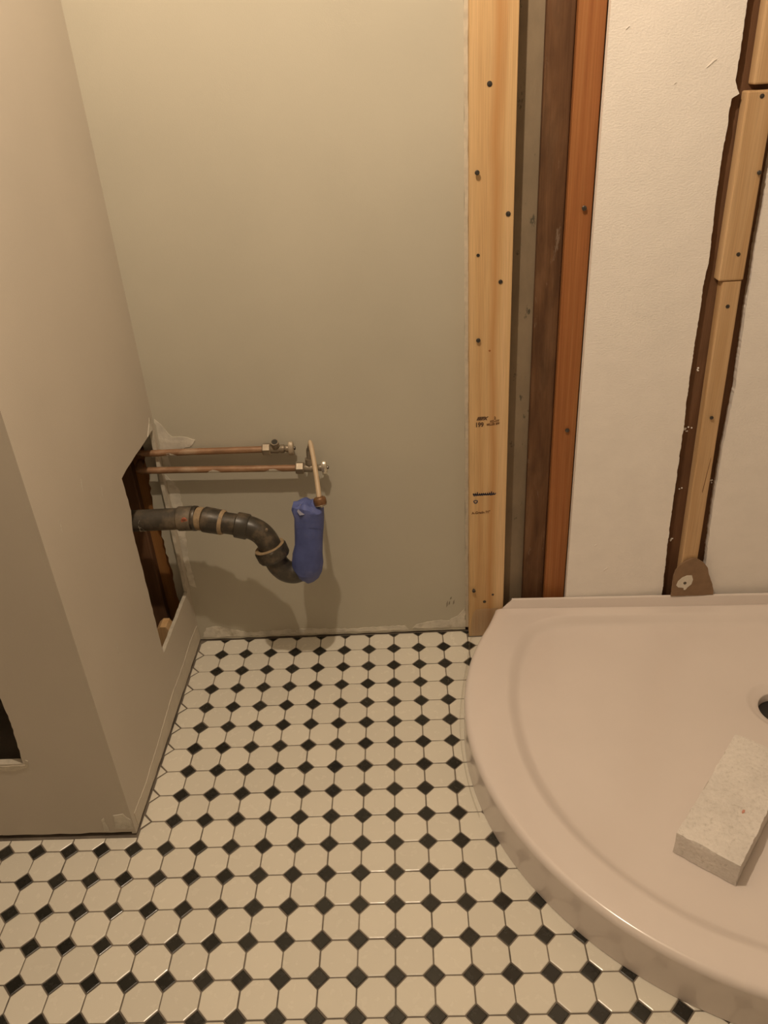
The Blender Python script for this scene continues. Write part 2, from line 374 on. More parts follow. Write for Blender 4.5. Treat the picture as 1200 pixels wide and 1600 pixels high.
fs_ = lambda u, v, w_: (XP - w_, u, v)
filler('filler_patch', [(-0.52, 0.010), (0.052, 0.010), (0.052, 0.055), (-0.02, 0.062), (-0.10, 0.056), (-0.20, 0.060), (-0.33, 0.048), (-0.45, 0.040), (-0.52, 0.045)], fs_, ws, 31, 0.0015, simple('old_trim_line', (0.57, 0.52, 0.44), 0.7, var=0.06, bmp=0.3, bscale=60))
filler('filler_patch', [(0.005, 0.6095), (0.045, 0.610), (0.052, 0.63), (0.04, 0.64), (0.03, 0.628), (0.02, 0.622)], fs_, ws, 33, 0.001)
for k, (yy, zz_) in enumerate(((-0.47, 0.655), (-0.36, 0.672), (-0.29, 0.62), (-0.40, 0.345))):
    link('scratch', plate(BM(), [(yy, zz_), (yy + 0.002, zz_ + 0.001), (yy + 0.006, zz_ + 0.022), (yy + 0.0045, zz_ + 0.021)], [], lambda u, v, w_: fs_(u, v, w_ - 0.0004), 0.0004, 0, 0), m_plaster, ws, label='pale scratch')
ff = lambda u, v, w_: (u, YP + w_, v)
filler('filler_patch', [(-0.255, 0.188), (-0.226, 0.196), (-0.2225, 0.212), (-0.2265, 0.215), (-0.231, 0.2025), (-0.29, 0.200), (-0.30, 0.192)], ff, wf, 34, 0.0008, m_gyp)
filler('filler_patch', [(-0.105, 0.02), (-0.07, 0.018), (-0.069, 0.045), (-0.08, 0.062), (-0.10, 0.058)], ff, wf, 35, 0.002)
filler('filler_patch', [(-0.128, 0.014), (-0.118, 0.014), (-0.119, 0.052), (-0.126, 0.046)], ff, wf, 36, 0.0015)
# inside the wall cavity
cv = tag(link('trim_cavity_panel', box(BM(), -0.55, -0.050, 0.078, 0.098, 0.0, 2.2), m_cavity), 'orange brown wood panel inside the wall cavity', None, None, 'structure')
tag(link('wall_outer', box(BM(), -0.749, 1.839, 0.30, 0.32, -0.0012, H), m_old2), 'dark outer wall behind the framing', None, None, 'structure')
tag(link('wall_cavity_back', box(BM(), 0.64, 1.839, 0.0805, 0.095, -0.0012, H), m_cement), 'grey green sheathing seen between the studs', None, None, 'structure')
t = thing('wall_stud', (-0.18, 0.052, -0.0012), 'brown stud standing inside the square wall hole, left of the orange panel', 'stud')
link('timber', box(BM(), -0.225, -0.137, 0.052, 0.0775, 0, 2.3, 0.002), m_old2, t)
t = thing('wood_block', (-0.11, -0.07, -0.0012), 'small pale wood offcut standing at the bottom of the wall hole', 'wood')
bm = BM(); plate(bm, [(-0.140, 0), (-0.083, 0), (-0.084, 0.150), (-0.090, 0.163), (-0.104, 0.1635), (-0.114, 0.155), (-0.132, 0.10), (-0.140, 0.05)], [], lambda u, v, w_: (u, -0.088 + w_, v - 0.0012), 0.035, 0, 0)
link('offcut', bm, m_block, t)

# ------------------------------------------------------------------ floor tiles
P = 0.063; HD = 0.0167; GR = 0.0021
WH = (P - GR) / 2; CC = P - HD - GR * 1.414
TX, TY, TR = 1.2045, -0.3449, 0.6116
def octa(cx, cy):
    w_, c = WH, CC - WH
    return [(cx + x, cy + y) for x, y in ((w_, -c), (w_, c), (c, w_), (-c, w_), (-w_, c), (-w_, -c), (-c, -w_), (c, -w_))]
def dia(cx, cy): return [(cx + HD, cy), (cx, cy + HD), (cx - HD, cy), (cx, cy - HD)]
def clip(poly, ax, val, keep_less):
    out = []
    for i in range(len(poly)):
        a, b = poly[i], poly[(i + 1) % len(poly)]
        ia = (a[ax] <= val) if keep_less else (a[ax] >= val); ib = (b[ax] <= val) if keep_less else (b[ax] >= val)
        if ia: out.append(a)
        if ia != ib:
            t_ = (val - a[ax]) / (b[ax] - a[ax]); out.append(tuple(a[k] + (b[k] - a[k]) * t_ for k in (0, 1)))
    return out
def area(p): return 0.5 * abs(sum(p[i][0] * p[(i + 1) % len(p)][1] - p[(i + 1) % len(p)][0] * p[i][1] for i in range(len(p))))
def tile_bm(bm, poly, cx, cy, top=0.0):
    # drop doubled points
    q = []
    for p in poly:
        if not q or math.hypot(p[0] - q[-1][0], p[1] - q[-1][1]) > 4e-4: q.append(p)
    if math.hypot(q[0][0] - q[-1][0], q[0][1] - q[-1][1]) < 4e-4: q.pop()
    poly = q; n = len(poly)
    mx = sum(p[0] for p in poly) / n; my = sum(p[1] for p in poly) / n
    rm = max(math.hypot(p[0] - mx, p[1] - my) for p in poly); s1 = 1 - 0.0019 / rm; s2 = 1 - 0.0004 / rm
    L = [[bm.verts.new((mx + (x - mx) * s - cx, my + (y - my) * s - cy, z)) for x, y in poly] for s, z in ((1, top - 0.004), (1, top - 0.0011), (s2, top - 0.00045), (s1, top))]
    for a, b in zip(L, L[1:]):
        for i in range(n): bm.faces.new((a[i], a[(i + 1) % n], b[(i + 1) % n], b[i]))
    bm.faces.new(L[-1])
def mesh_tile(name, poly, cx, cy, m):
    bm = BM(); tile_bm(bm, poly, cx, cy); bmesh.ops.recalc_face_normals(bm, faces=bm.faces)
    me = bpy.data.meshes.new(name); bm.to_mesh(me); bm.free(); me.materials.append(m); return me
oct_me = mesh_tile('white_tile', octa(0, 0), 0, 0, m_tile)
dia_me = mesh_tile('black_tile', dia(0, 0), 0, 0, m_dot)
Mi = M.inverted()
def pix(x, y, z=0):
    c = Mi @ Vector((x, y, z)); return (600 - 1217 * c.x / c.z, 800 + 1217 * c.y / c.z) if c.z < 0 else (9e9, 9e9)
def in_frame(x, y, mrg=45):
    u, v = pix(x, y); return -mrg < u < 1200 + mrg and -mrg < v < 1600 + mrg
def trim(poly, cx, cy):
    if cx < XP: poly = clip(poly, 1, -0.540, True)
    elif cy > -0.545: poly = clip(poly, 0, -0.0635, False)
    if poly: poly = clip(poly, 1, 0.0575, True)
    if poly and cx > 0.63: poly = clip(poly, 1, 0.0325, True)
    return poly
rt = random.Random(3)
def put_tile(name, poly, full_me, m, cx, cy):
    c = trim(poly, cx, cy)
    if len(c) < 3 or area(c) < 2e-5: return
    if abs(area(c) - area(poly)) < 1e-8: me = full_me
    else: me = mesh_tile(name, c, cx, cy, m)
    o = bpy.data.objects.new(name, me); o.parent = fl
    o.location = (cx + rt.uniform(-3e-4, 3e-4), cy + rt.uniform(-3e-4, 3e-4), rt.uniform(-2.5e-4, 1e-4))
    o.rotation_euler = (rt.gauss(0, 0.0035), rt.gauss(0, 0.0035), rt.gauss(0, 0.006))
    COL.objects.link(o)
extra_w = BM(); extra_b = BM(); cnt = [0, 0]
for r in range(-1, 34):
    for c in range(-12, 30):
        for kind in (0, 1):
            cx = (c + (0.5 if kind == 0 else 0)) * P; cy = -(r - (0.5 if kind == 0 else 0)) * P
            if cx > 1.83 or cy < -2.39 or cx < -0.74 or cy > 0.09: continue
            if cx < XP - 0.005 and cy > -0.55 and not (kind == 0 and cy > -0.537 - 0.002 and cy < -0.53): 
                if not (kind == 0 and abs(cy + 0.5355) < 0.01): continue
            dt = math.hypot(cx - TX, cy - TY)
            if dt < TR - 0.05 and cy < 0.0: continue
            if cx > 0.70 and cy > -0.06: continue
            poly = octa(cx, cy) if kind == 0 else dia(cx, cy)
            if kind == 1 and c == -1 and cy > -0.545: continue
            if in_frame(cx, cy):
                cnt[kind] += 1
                if kind == 0: put_tile('white_tile', poly, oct_me, m_tile, cx, cy)
                else: put_tile('black_tile', poly, dia_me, m_dot, cx, cy)
            else:
                q = trim(poly, cx, cy)
                if len(q) >= 3 and area(q) > 2e-5: tile_bm(extra_w if kind == 0 else extra_b, q, 0, 0)
print('tiles', cnt)
# white cut slivers along the partition, where the mosaic sheet was trimmed
for r in range(0, 9):
    cy = -r * P
    put_tile('cut_tile', [(XP + 0.002, cy - HD + 0.0012), (-P + HD - 0.0012, cy), (XP + 0.002, cy + HD - 0.0012)], None, m_tile, -0.06, cy)
tag(link('white_tile_field', extra_w, m_tile, fl), 'white tiles outside the frame', None, None, 'stuff')
tag(link('black_tile_field', extra_b, m_dot, fl), 'black tiles outside the frame', None, None, 'stuff')

# ------------------------------------------------------------------ studs, boards and foam on the unfinished wall
def screw(parent, x, y, z, r=0.0042, out=0.003, m=m_screw):
    bm = BM()
    turned(bm, (x, y + 0.002, z), (x, y - out, z), [(0, r * 0.5), (0.6, r * 0.6), (0.7, r), (0.9, r), (1.0, r * 0.75)], 12)
    turned(bm, (x, y - out + 0.0004, z), (x, y - out - 0.0004, z), [(0, r * 0.4), (1, r * 0.34)], 6)
    return smooth_by_angle(link('screw', bm, m, parent), 40)
pb = thing('pine_board', (0.634, 0.034, 0.0), 'new pale pine board with grade stamps and screws, right of the painted drywall', 'board')
link('plank', box(BM(), 0.6345, 0.7195, 0.034, 0.072, 0.0005, 2.40, 0.0015, 2), m_pine, pb)
for x, z, r, o_ in ((0.6703, 1.2428, .0048, .001), (0.6484, 1.0997, .0046, .010), (0.7085, 1.0231, .0048, .0015), (0.6517, 0.9491, .0034, .001), (0.6964, 0.896, .0042, .002), (0.6527, 0.7795, .0046, .006), (0.6453, 0.1478, .0046, .009), (0.6928, 0.1299, .0030, .0008), (0.6725, 0.1093, .0040, .0008)):
    screw(pb, x, 0.034, z, r, o_)
link('knot', turned(BM(), (0.6767, 0.036, 0.755), (0.6767, 0.0337, 0.755), [(0, .003), (1, .0022)], 10), m_fir, pb)
def text(s, x, z, size, mat, parent, y, shear=0.0, sx=1.0, bold=0.0, rot=0.0, name='stamp'):
    cu = bpy.data.curves.new(name, 'FONT'); cu.body = s; cu.size = size; cu.shear = shear; cu.offset = bold; cu.extrude = 0.0002
    o = bpy.data.objects.new(name, cu); COL.objects.link(o)
    dg = bpy.context.evaluated_depsgraph_get(); me = bpy.data.meshes.new_from_object(o.evaluated_get(dg))
    bpy.data.objects.remove(o); bpy.data.curves.remove(cu)
    me.materials.clear(); me.materials.append(mat)
    me.transform(Matrix.Rotation(rot, 4, 'Y') @ Matrix.Rotation(math.pi / 2, 4, 'X') @ Matrix.Diagonal((sx, 1, 1, 1)))
    t_ = bpy.data.objects.new(name, me); COL.objects.link(t_); t_.parent = parent; t_.location = Vector((x, y - 0.0003, z)) - wloc(parent)
    return t_
text('EEFX', 0.6505, 0.6000, 0.0098, m_ink, pb, 0.034, 0.4, 1.02, 0.0007)
text('2', 0.6880, 0.6002, 0.0090, m_ink_faint, pb, 0.034, 0, 1.0, 0.0003)
text('199', 0.6472, 0.5840, 0.0145, m_ink, pb, 0.034, 0, 0.86, 0.0006)
text('KD-HT', 0.6800, 0.5930, 0.0066, m_ink_faint, pb, 0.034, 0, 1.0, 0.0003, -0.06)
text('MILLER SPF', 0.6725, 0.5860, 0.0066, m_ink_faint, pb, 0.034, 0, 0.88, 0.0003, -0.06)
text('A-Grade 96"', 0.6405, 0.3630, 0.0088, m_ink_faint, pb, 0.034, 0, 0.95, 0.00025, -0.05)
def ink(parent, pts, r, y, name='ink_mark'):
    bm = BM(); tube(bm, [(x, y - 0.0002, z) for x, z in pts], r, 6)
    for v in bm.verts: v.co.y = y - 0.0001 - (0.0003 if v.co.y < y - 0.0002 else 0)
    return link(name, bm, m_bink, parent)
scr = []
rs = random.Random(5)
for i in range(46):
    a = i * 1.55; tt = i / 45
    scr.append((0.643 + tt * 0.051 + math.cos(a) * 0.0012, 0.4150 + tt * 0.001 + math.sin(a) * (0.0032 + 0.0026 * (1 if i in (8, 9, 36, 37, 38) else 0) + rs.uniform(-0.0006, 0.0006))))
ink(pb, [tuple(p) for p in [(q.x, q.y) for q in spline([(x, z, 0) for x, z in scr], 3)]], 0.0011, 0.034)
ink(pb, [(0.643 + t_ * 0.05, 0.4145 + 0.0008 * math.sin(t_ * 17)) for t_ in [i / 24 for i in range(25)]], 0.0018, 0.034)
ink(pb, [(0.6492 + 0.0040 * math.cos(a), 0.3965 + 0.0036 * math.sin(a) + 0.0008 * math.cos(a * 2)) for a in [i * 2 * math.pi / 18 for i in range(19)]], 0.0014, 0.034)

br = thing('old_stud', (0.80, 0.062, 0.0), 'old dark brown weathered stud between the grey sheathing and the orange stud', 'stud')
link('timber', box(BM(), 0.7705, 0.8215, 0.062, 0.0803, 0.0, 2.40, 0.003, 2), m_old, br)
fr_ = thing('fir_stud', (0.847, 0.048, 0.0), 'reddish orange fir stud left of the white foam board', 'stud')
link('timber', box(BM(), 0.8225, 0.8712, 0.048, 0.0803, 0.0, 2.40, 0.0008), m_fir, fr_)
for x, z, o_ in ((0.8545, 1.024, .007), (0.8515, 0.561, .005)): screw(fr_, x, 0.048, z, .0048, o_)
sb = thing('backing_stud', (1.15, 0.042, 0.0), 'wide dark brown backing timber behind the pale furring strips', 'stud')
link('timber', box(BM(), 1.075, 1.235, 0.0420, 0.0803, 0.0, 2.40, 0.001), m_old2, sb)
# white foam panels with hand-cut edges
YF = 0.0245
edge = [(1.1062, 0.06), (1.1062, 0.123), (1.1028, 0.241), (1.100, 0.379), (1.0995, 0.520), (1.0958, 0.669), (1.0966, 0.80), (1.0955, 0.859), (1.0994, 0.916), (1.0951, 1.074), (1.0969, 1.1967), (1.109, 1.204), (1.104, 1.212), (1.0987, 1.2254), (1.099, 1.343), (1.101, 2.40)]
o1 = [(0.8713, 0.06)] + jag(jag(edge, 0.02, 0.0011, 51, False), 0.0042, 0.0006, 53, False) + [(0.8713, 2.40)]
f1 = thing('foam_board', (0.98, YF, 0.0), 'large white foam insulation board between the orange stud and the furring strips', 'insulation', 'white foam insulation boards')
link('panel', plate(BM(), o1, [], lambda u, v, w_: (u, YF + w_, v), 0.0173, 0, 0), m_foam, f1)
for k, (nx_, nz_, nl) in enumerate(((1.0450, 1.2475, 0.016), (0.8995, 1.312, 0.006), (0.9300, 0.268, 0.005), (0.9560, 0.195, 0.010), (0.992, 1.225, 0.004))):
    link('nick', plate(BM(), jag([(nx_, nz_), (nx_ + nl * 0.5, nz_ + nl * 0.35), (nx_ + nl, nz_ + nl * 0.75), (nx_ + nl * 0.6, nz_ + nl * 0.62)], 0.003, 0.0005, 80 + k), [], lambda u, v, w_: (u, YF - 0.0012 + w_, v), 0.0012, 0, 0), m_foam, f1)
e2 = [(1.2110, 0.06), (1.2085, 0.125), (1.1998, 0.2126), (1.1925, 0.367), (1.1905, 0.509), (1.1955, 0.652), (1.1895, 0.7845), (1.1870, 0.8594), (1.1842, 0.9558), (1.1835, 1.4), (1.183, 2.4)]
o2 = [(1.83, 0.06), (1.83, 2.40)] + list(reversed(jag(jag(e2, 0.02, 0.0011, 52, False), 0.0042, 0.0006, 54, False)))
f2 = thing('foam_board', (1.50, YF, 0.0), 'white foam insulation board at the right edge, right of the furring strips', 'insulation', 'white foam insulation boards')
link('panel', plate(BM(), o2, [], lambda u, v, w_: (u, YF + w_, v), 0.0173, 0, 0), m_foam, f2)
# furring strips
def strip(x0, x1, z0, z1, shear, y0, label, screws):
    t_ = thing('furring_strip', ((x0 + x1) / 2, y0, z0), label, 'wood strip', 'furring strips')
    link('batten', box(BM(), x0, x1, y0, 0.0418, z0, z1, 0.003, 2, 0, shear), m_strip, t_)
    for x, z, o_ in screws: screw(t_, x, y0, z, .0040, o_)
    return t_
strip(1.1275, 1.172, 1.2170, 2.40, -0.008, 0.014, 'topmost furring strip piece above the dark gap at the right edge', [])
strip(1.1195, 1.1675, 0.8790, 1.2080, -0.002, 0.012, 'middle furring strip piece between the dark gap and the lower strip', ((1.1444, 1.1987, .001), (1.1605, 1.0744, .006), (1.1491, 0.9293, .001)))
strip(1.1390, 1.1763, 0.135, 0.8783, -0.0135, 0.0145, 'longest lower furring strip rising from the brown scrap at the tray', ((1.1462, 0.8281, .001), (1.1499, 0.5898, .005)))
link('crack', plate(BM(), [(1.1580, 0.408), (1.1592, 0.404), (1.1650, 0.490), (1.1644, 0.493)], [], lambda u, v, w_: (u, 0.0141 + w_, v), 0.0006, 0, 0), m_ink_faint, bpy.data.objects['furring_strip.002'])
hs = thing('hardboard_scrap', (1.18, 0.0068, 0.1235), 'brown rounded scrap with a white washer at the foot of the furring strip', 'scrap')
rim_ = [(1.2235, 0.1235), (1.2226, 0.1358), (1.2170, 0.155), (1.2110, 0.168), (1.2046, 0.1837), (1.1990, 0.203), (1.1875, 0.2176), (1.1740, 0.2275), (1.1600, 0.2317), (1.1440, 0.2240), (1.1311, 0.2131), (1.1235, 0.198), (1.1213, 0.1841), (1.1212, 0.160), (1.1223, 0.1235)]
link('sheet', plate(BM(), jag(rim_, 0.006, 0.0006, 61), [], lambda u, v, w_: (u, 0.0068 + w_, v), 0.004, 0, 0), m_hard, hs)
wsh = [(1.1305, 0.156), (1.1333, 0.168), (1.1420, 0.1785), (1.1520, 0.1835), (1.1640, 0.1835), (1.1682, 0.1713), (1.1662, 0.1580), (1.1580, 0.1490), (1.1540, 0.1420), (1.1500, 0.1420), (1.1490, 0.1480), (1.1360, 0.1500)]
link('washer', plate(BM(), wsh, [], lambda u, v, w_: (u, 0.0055 + w_, v), 0.0013, 0, 0), m_putty, hs, label='white washer')
screw(hs, 1.1500, 0.0055, 0.1625, .0038, .001)
# foam crumbs caught on the dark wood
bm = BM(); rc = random.Random(9)
for cx, cz, n_, sp_ in ((1.116, 0.553, 7, 0.008), (1.118, 0.69, 4, 0.004), (1.118, 0.265, 6, 0.004), (1.119, 0.405, 2, 0.003), (1.172, 1.225, 0, 0), (1.194, 0.42, 4, 0.01)):
    for k in range(n_):
        bmesh.ops.create_icosphere(bm, subdivisions=1, radius=rc.uniform(0.0012, 0.0026), matrix=Matrix.Translation((cx + rc.uniform(-sp_, sp_), 0.0412, cz + rc.uniform(-sp_, sp_))))
tag(link('foam_crumbs', bm, m_foam, None, (1.13, 0.06, 0.5)), 'loose white foam crumbs stuck on the dark timber beside the strips', 'debris', None, 'stuff')

# ------------------------------------------------------------------ shower tray
tr = thing('shower_tray', (TX, TY, 0.0), 'white round-fronted shower tray on the tiled floor against the foam wall', 'shower tray')
BK = 0.3512; ANG = math.radians(-1.77); DC = Vector((1.268 - TX, -0.312 - TY)); ZR = 0.0985
def ro_(yl):
    t_ = max(0.0, (yl - 0.265) / 0.104); return TR + 0.020 * t_ * t_
def f_out(x, y): return max(math.hypot(x, y) - ro_(y), y - BK)
def f_in(x, y):
    ri = 0.517 + 0.023 * min(1, max(0, (-y - 0.05) / 0.42)) + 0.012 * min(1, max(0, (y - 0.1) / 0.2))
    a = math.hypot(x, y) - ri; b = y - 0.315; k = 0.075
    h_ = max(k - abs(a - b), 0) / k; return max(a, b) + h_ * h_ * k * 0.25
def reach(f, ang):
    d = Vector((math.cos(ang), math.sin(ang))); a, b = 0.0, 1.3
    for _ in range(34):
        mth = (a + b) / 2; p = DC + d * mth
        if f(p.x, p.y) < 0: a = mth
        else: b = mth
    return a
bm = BM(); NA = 720; rings = None; cols = []
for i in range(NA):
    a = 2 * math.pi * i / NA; d = Vector((math.cos(a), math.sin(a))); ro, ri = reach(f_out, a), reach(f_in, a)
    prof = [(0.0500, 0.030), (0.0500, 0.0535), (0.0515, 0.0555), (0.0600, 0.0575), (0.0680, 0.0610), (0.0720, 0.0635), (0.0770, 0.0645)]
    s0, s1 = 0.077, ri - 0.030
    for t_ in (0.15, 0.3, 0.5, 0.7, 0.85, 1.0): prof.append((s0 + (s1 - s0) * t_, 0.0645 + 0.0105 * t_))
    for t_ in (0.2, 0.4, 0.55, 0.7, 0.82, 0.92, 1.0):
        sm = t_ * t_ * (3 - 2 * t_); prof.append((s1 + 0.038 * t_, 0.075 + 0.0215 * sm))
    rr = ro - 0.013
    prof += [((ri + 0.008 + rr) / 2, ZR - 0.0008), (rr, ZR)]
    for q in (20, 40, 60, 80, 90): prof.append((rr + 0.013 * math.sin(math.radians(q)), ZR - 0.013 * (1 - math.cos(math.radians(q)))))
    prof += [(ro, 0.045), (ro, 0.0008)]
    col = []
    for r_, z in prof:
        p = DC + d * r_; x = p.x * math.cos(ANG) - p.y * math.sin(ANG); y = p.x * math.sin(ANG) + p.y * math.cos(ANG)
        col.append(bm.verts.new((TX + x, TY + y, z)))
    cols.append(col)
for i in range(NA):
    a, b = cols[i], cols[(i + 1) % NA]
    for k in range(len(a) - 1): bm.faces.new((a[k], b[k], b[k + 1], a[k + 1]))
smooth_by_angle(link('basin', bm, m_tray, tr), 55)
# raised tiling flange along the back
def rot(x, y, z):
    return (TX + x * math.cos(ANG) - y * math.sin(ANG), TY + x * math.sin(ANG) + y * math.cos(ANG), z)
bm = BM(); L0 = -0.530
sec = [(0.3470, 0.086), (0.3475, 0.0975), (0.3495, 0.1025), (0.3513, 0.118), (0.3528, 0.1215), (0.3558, 0.1225), (0.3570, 0.1210), (0.3570, 0.0300)]
ends = []
for sgn in (-1, 1):
    rows = []
    for (y, z) in sec:
        cutx = 0.028 * min(1, max(0, (z - 0.094) / 0.027))
        rows.append((sgn * (0.505 - cutx) , y, z))
    ends.append(rows)
mid = [ends[0]] + [[(ends[0][k][0] * (1 - t_) + ends[1][k][0] * t_, sec[k][0], sec[k][1]) for k in range(len(sec))] for t_ in (0.02, 0.25, 0.5, 0.75, 0.98)] + [ends[1]]
R3 = [[bm.verts.new(rot(*p)) for p in row] for row in mid]
for a, b in zip(R3, R3[1:]):
    for k in range(len(sec)): bm.faces.new((a[k], a[(k + 1) % len(sec)], b[(k + 1) % len(sec)], b[k]))
bm.faces.new(R3[0]); bm.faces.new(R3[-1])
smooth_by_angle(link('flange', bm, m_tray, tr), 50)
dr = BM(); c3 = rot(DC.x, DC.y, 0)
turned(dr, (c3[0], c3[1], 0.004), (c3[0], c3[1], 0.034), [(0, 0.0495), (1, 0.0495)], 40); link('waste_hole', dr, m_drain, tr, label='dark open waste hole')

# concrete block offcut lying in the tray
blk = thing('concrete_block', (1.05, -0.58, 0.072), 'pale grey granular block offcut lying in the shower tray by the drain', 'block')
A = Vector((0.9262, -0.6595)); B = Vector((1.0080, -0.7270)); ex = (B - A).normalized(); ey = Vector((-ex.y, ex.x)); LB = 0.292; WB = (B - A).length; HB = 0.050
bm = BM(); nx, ny, nzz = 18, 46, 8; grid = {}
def bv(i, j, k):
    key = (i, j, k)
    if key not in grid:
        p = A + ex * (WB * i / nx) + ey * (LB * j / ny)
        q = Vector((p.x, p.y, 0.0743 - 0.0062 * (j / ny) + HB * k / nzz))
        edge_n = (i in (0, nx)) + (j in (0, ny)) + (k in (0, nzz))
        amp = 0.0005 if edge_n == 1 else 0.0016
        n3 = noise.noise_vector(q * 120) * amp + noise.noise_vector(q * 35) * amp * 0.7
        if k == 0: n3.z = 0
        if edge_n > 1 and k > 0:
            c_ = Vector(((A + ex * WB / 2 + ey * LB / 2).x, (A + ex * WB / 2 + ey * LB / 2).y, 0.095)); n3 += (c_ - q).normalized() * (0.0008 + 0.0022 * max(0, noise.noise(q * 60)))
        grid[key] = bm.verts.new(q + n3)
    return grid[key]
for k in (0, nzz):
    for i in range(nx):
        for j in range(ny): bm.faces.new((bv(i, j, k), bv(i + 1, j, k), bv(i + 1, j + 1, k), bv(i, j + 1, k)))
for k in range(nzz):
    for i in range(nx):
        for j in (0, ny): bm.faces.new((bv(i, j, k), bv(i + 1, j, k), bv(i + 1, j, k + 1), bv(i, j, k + 1)))
    for j in range(ny):
        for i in (0, nx): bm.faces.new((bv(i, j, k), bv(i, j + 1, k), bv(i, j + 1, k + 1), bv(i, j, k + 1)))
smooth_by_angle(link('stone', bm, m_stone, blk), 45)
bm = BM(); pc = A + ex * 0.073 + ey * 0.107
plate(bm, [(0, 0), (0.005, 0.002), (0.0075, 0.0065), (0.004, 0.0075), (0.001, 0.004)], [], lambda u, v, w_: (pc.x + u, pc.y + v, 0.1232 - w_), 0.003, 0, 0)
link('speck', bm, simple('pink_speck', (0.55, 0.26, 0.20), 0.8), blk, label='pink speck')

# clear plastic film standing round the tray's foot
cf = thing('plastic_film', (0.60, -0.15, 0.0), 'clear plastic film strip curling round the foot of the shower tray', 'film')
pts = spline([(0.705, 0.0312, 0.090), (0.668, 0.0308, 0.090), (0.648, 0.029, 0.086), (0.6375, 0.021, 0.055), (0.6335, -0.005, 0.040), (0.621, -0.076, 0.030), (0.601, -0.17, 0.022), (0.5880, -0.26, 0.016), (0.5850, -0.35, 0.014), (0.5925, -0.45, 0.012), (0.6060, -0.52, 0.010)], 8)
bm = BM(); rows = []
for p in pts: rows.append([bm.verts.new((p.x + dx, p.y, z)) for dx, z in ((0, 0.0006), (0, p.z), (0.0006, p.z), (0.0006, 0.0006))])
for a, b in zip(rows, rows[1:]):
    for k in range(4): bm.faces.new((a[k], a[(k + 1) % 4], b[(k + 1) % 4], b[k]))
bm.faces.new(rows[0]); bm.faces.new(rows[-1])
smooth_by_angle(link('sheet', bm, m_film, cf), 40)

# ------------------------------------------------------------------ copper supply pipes with stop valves
def hexnut(bm, p0, p1, r):
    turned(bm, p0, p1, [(0, r * 0.86), (0.12, r), (0.88, r), (1, r * 0.86)], 6)
def supply(name, y, zL, zR_, xL, xN, label, up_open, handle_y):
    t_ = thing(name, (xL, y, zL), label, 'pipe', 'copper supply pipes')
    sl = (zR_ - zL) / (xN - xL); Z = lambda x: zL + (x - xL) * sl
    bm = BM(); tube(bm, spline([(xL, 0.076, zL), (xL + 0.004, y + 0.012, zL), (xL + 0.022, y, Z(xL + 0.022)), (-0.02, y, Z(-0.02)), (0.08, y, Z(0.08)), (xN + 0.002, y, Z(xN))], 6), 0.0076, 20)
    smooth_by_angle(link('copper_tube', bm, m_copper, t_), 60)
    bm = BM(); hexnut(bm, (xN - 0.001, y, Z(xN)), (xN + 0.018, y, Z(xN + .018)), 0.0142); link('compression_nut', bm, m_chrome, t_)
    bm = BM(); turned(bm, (xN + 0.017, y, Z(xN + .017)), (xN + 0.048, y, Z(xN + .048)), [(0, 0.0085), (0.1, 0.0098), (0.55, 0.0098), (0.65, 0.0085), (0.75, 0.0095), (1, 0.0095)], 16)
    smooth_by_angle(link('valve_body', bm, m_chrome, t_), 40)
    xo = xN + 0.030; d = Vector((0.0, -0.42, 0.9)).normalized() if up_open else Vector((0.05, -0.05, 1)).normalized()
    base = Vector((xo, y, Z(xo)))
    bm = BM(); turned(bm, base, base + d * 0.024, [(0, 0.0075), (0.45, 0.0075), (0.5, 0.0092), (1, 0.0092)], 16); smooth_by_angle(link('valve_outlet', bm, m_chrome, t_), 40)
    if up_open:
        bm = BM(); turned(bm, base + d * 0.0235, base + d * 0.0246, [(0, 0.0068), (1, 0.0068)], 16); link('outlet_bore', bm, m_dark, t_)
    bm = BM(); turned(bm, (xN + 0.048, y, Z(xN + .048)), (xN + 0.062, y, Z(xN + .062)), [(0, 0.0060), (0.3, 0.0080), (0.7, 0.0080), (1, 0.0045)], 14); smooth_by_angle(link('valve_stem', bm, m_chrome, t_), 40)
    bm = BM(); turned(bm, (xN + 0.057, y, 0), (xN + 0.070, y, 0), [(0, 0.010), (0.08, 0.0160), (0.2, 0.0168), (0.6, 0.0168), (0.85, 0.0155), (1, 0.0085)], 28)
    for v in bm.verts: v.co.y = y + (v.co.y - y) * 0.62; v.co.z += Z(xN + .06)   # an oval handle, long axis upright
    o = smooth_by_angle(link('valve_handle', bm, m_handle_d if up_open else m_handle, t_), 35)
    bm = BM(); turned(bm, (xN + 0.0695, y, Z(xN + .06)), (xN + 0.0735, y, Z(xN + .06)), [(0, 0.004), (0.6, 0.004), (1, 0.003)], 10); link('handle_screw', bm, m_screw, o)
    # white plaster splash on the tube
    return t_, Z, base, d
up_, Zu, _, _ = supply('copper_pipe', 0.043, 0.5535, 0.5497, -0.1160, 0.1735, 'upper copper water pipe with an open stop valve, just above its twin', True, 0)
lo_, Zl, vb, vd = supply('copper_pipe', 0.031, 0.5172, 0.5052, -0.1200, 0.2450, 'lower longer copper water pipe, its stop valve feeding the kinked tube', False, 0)
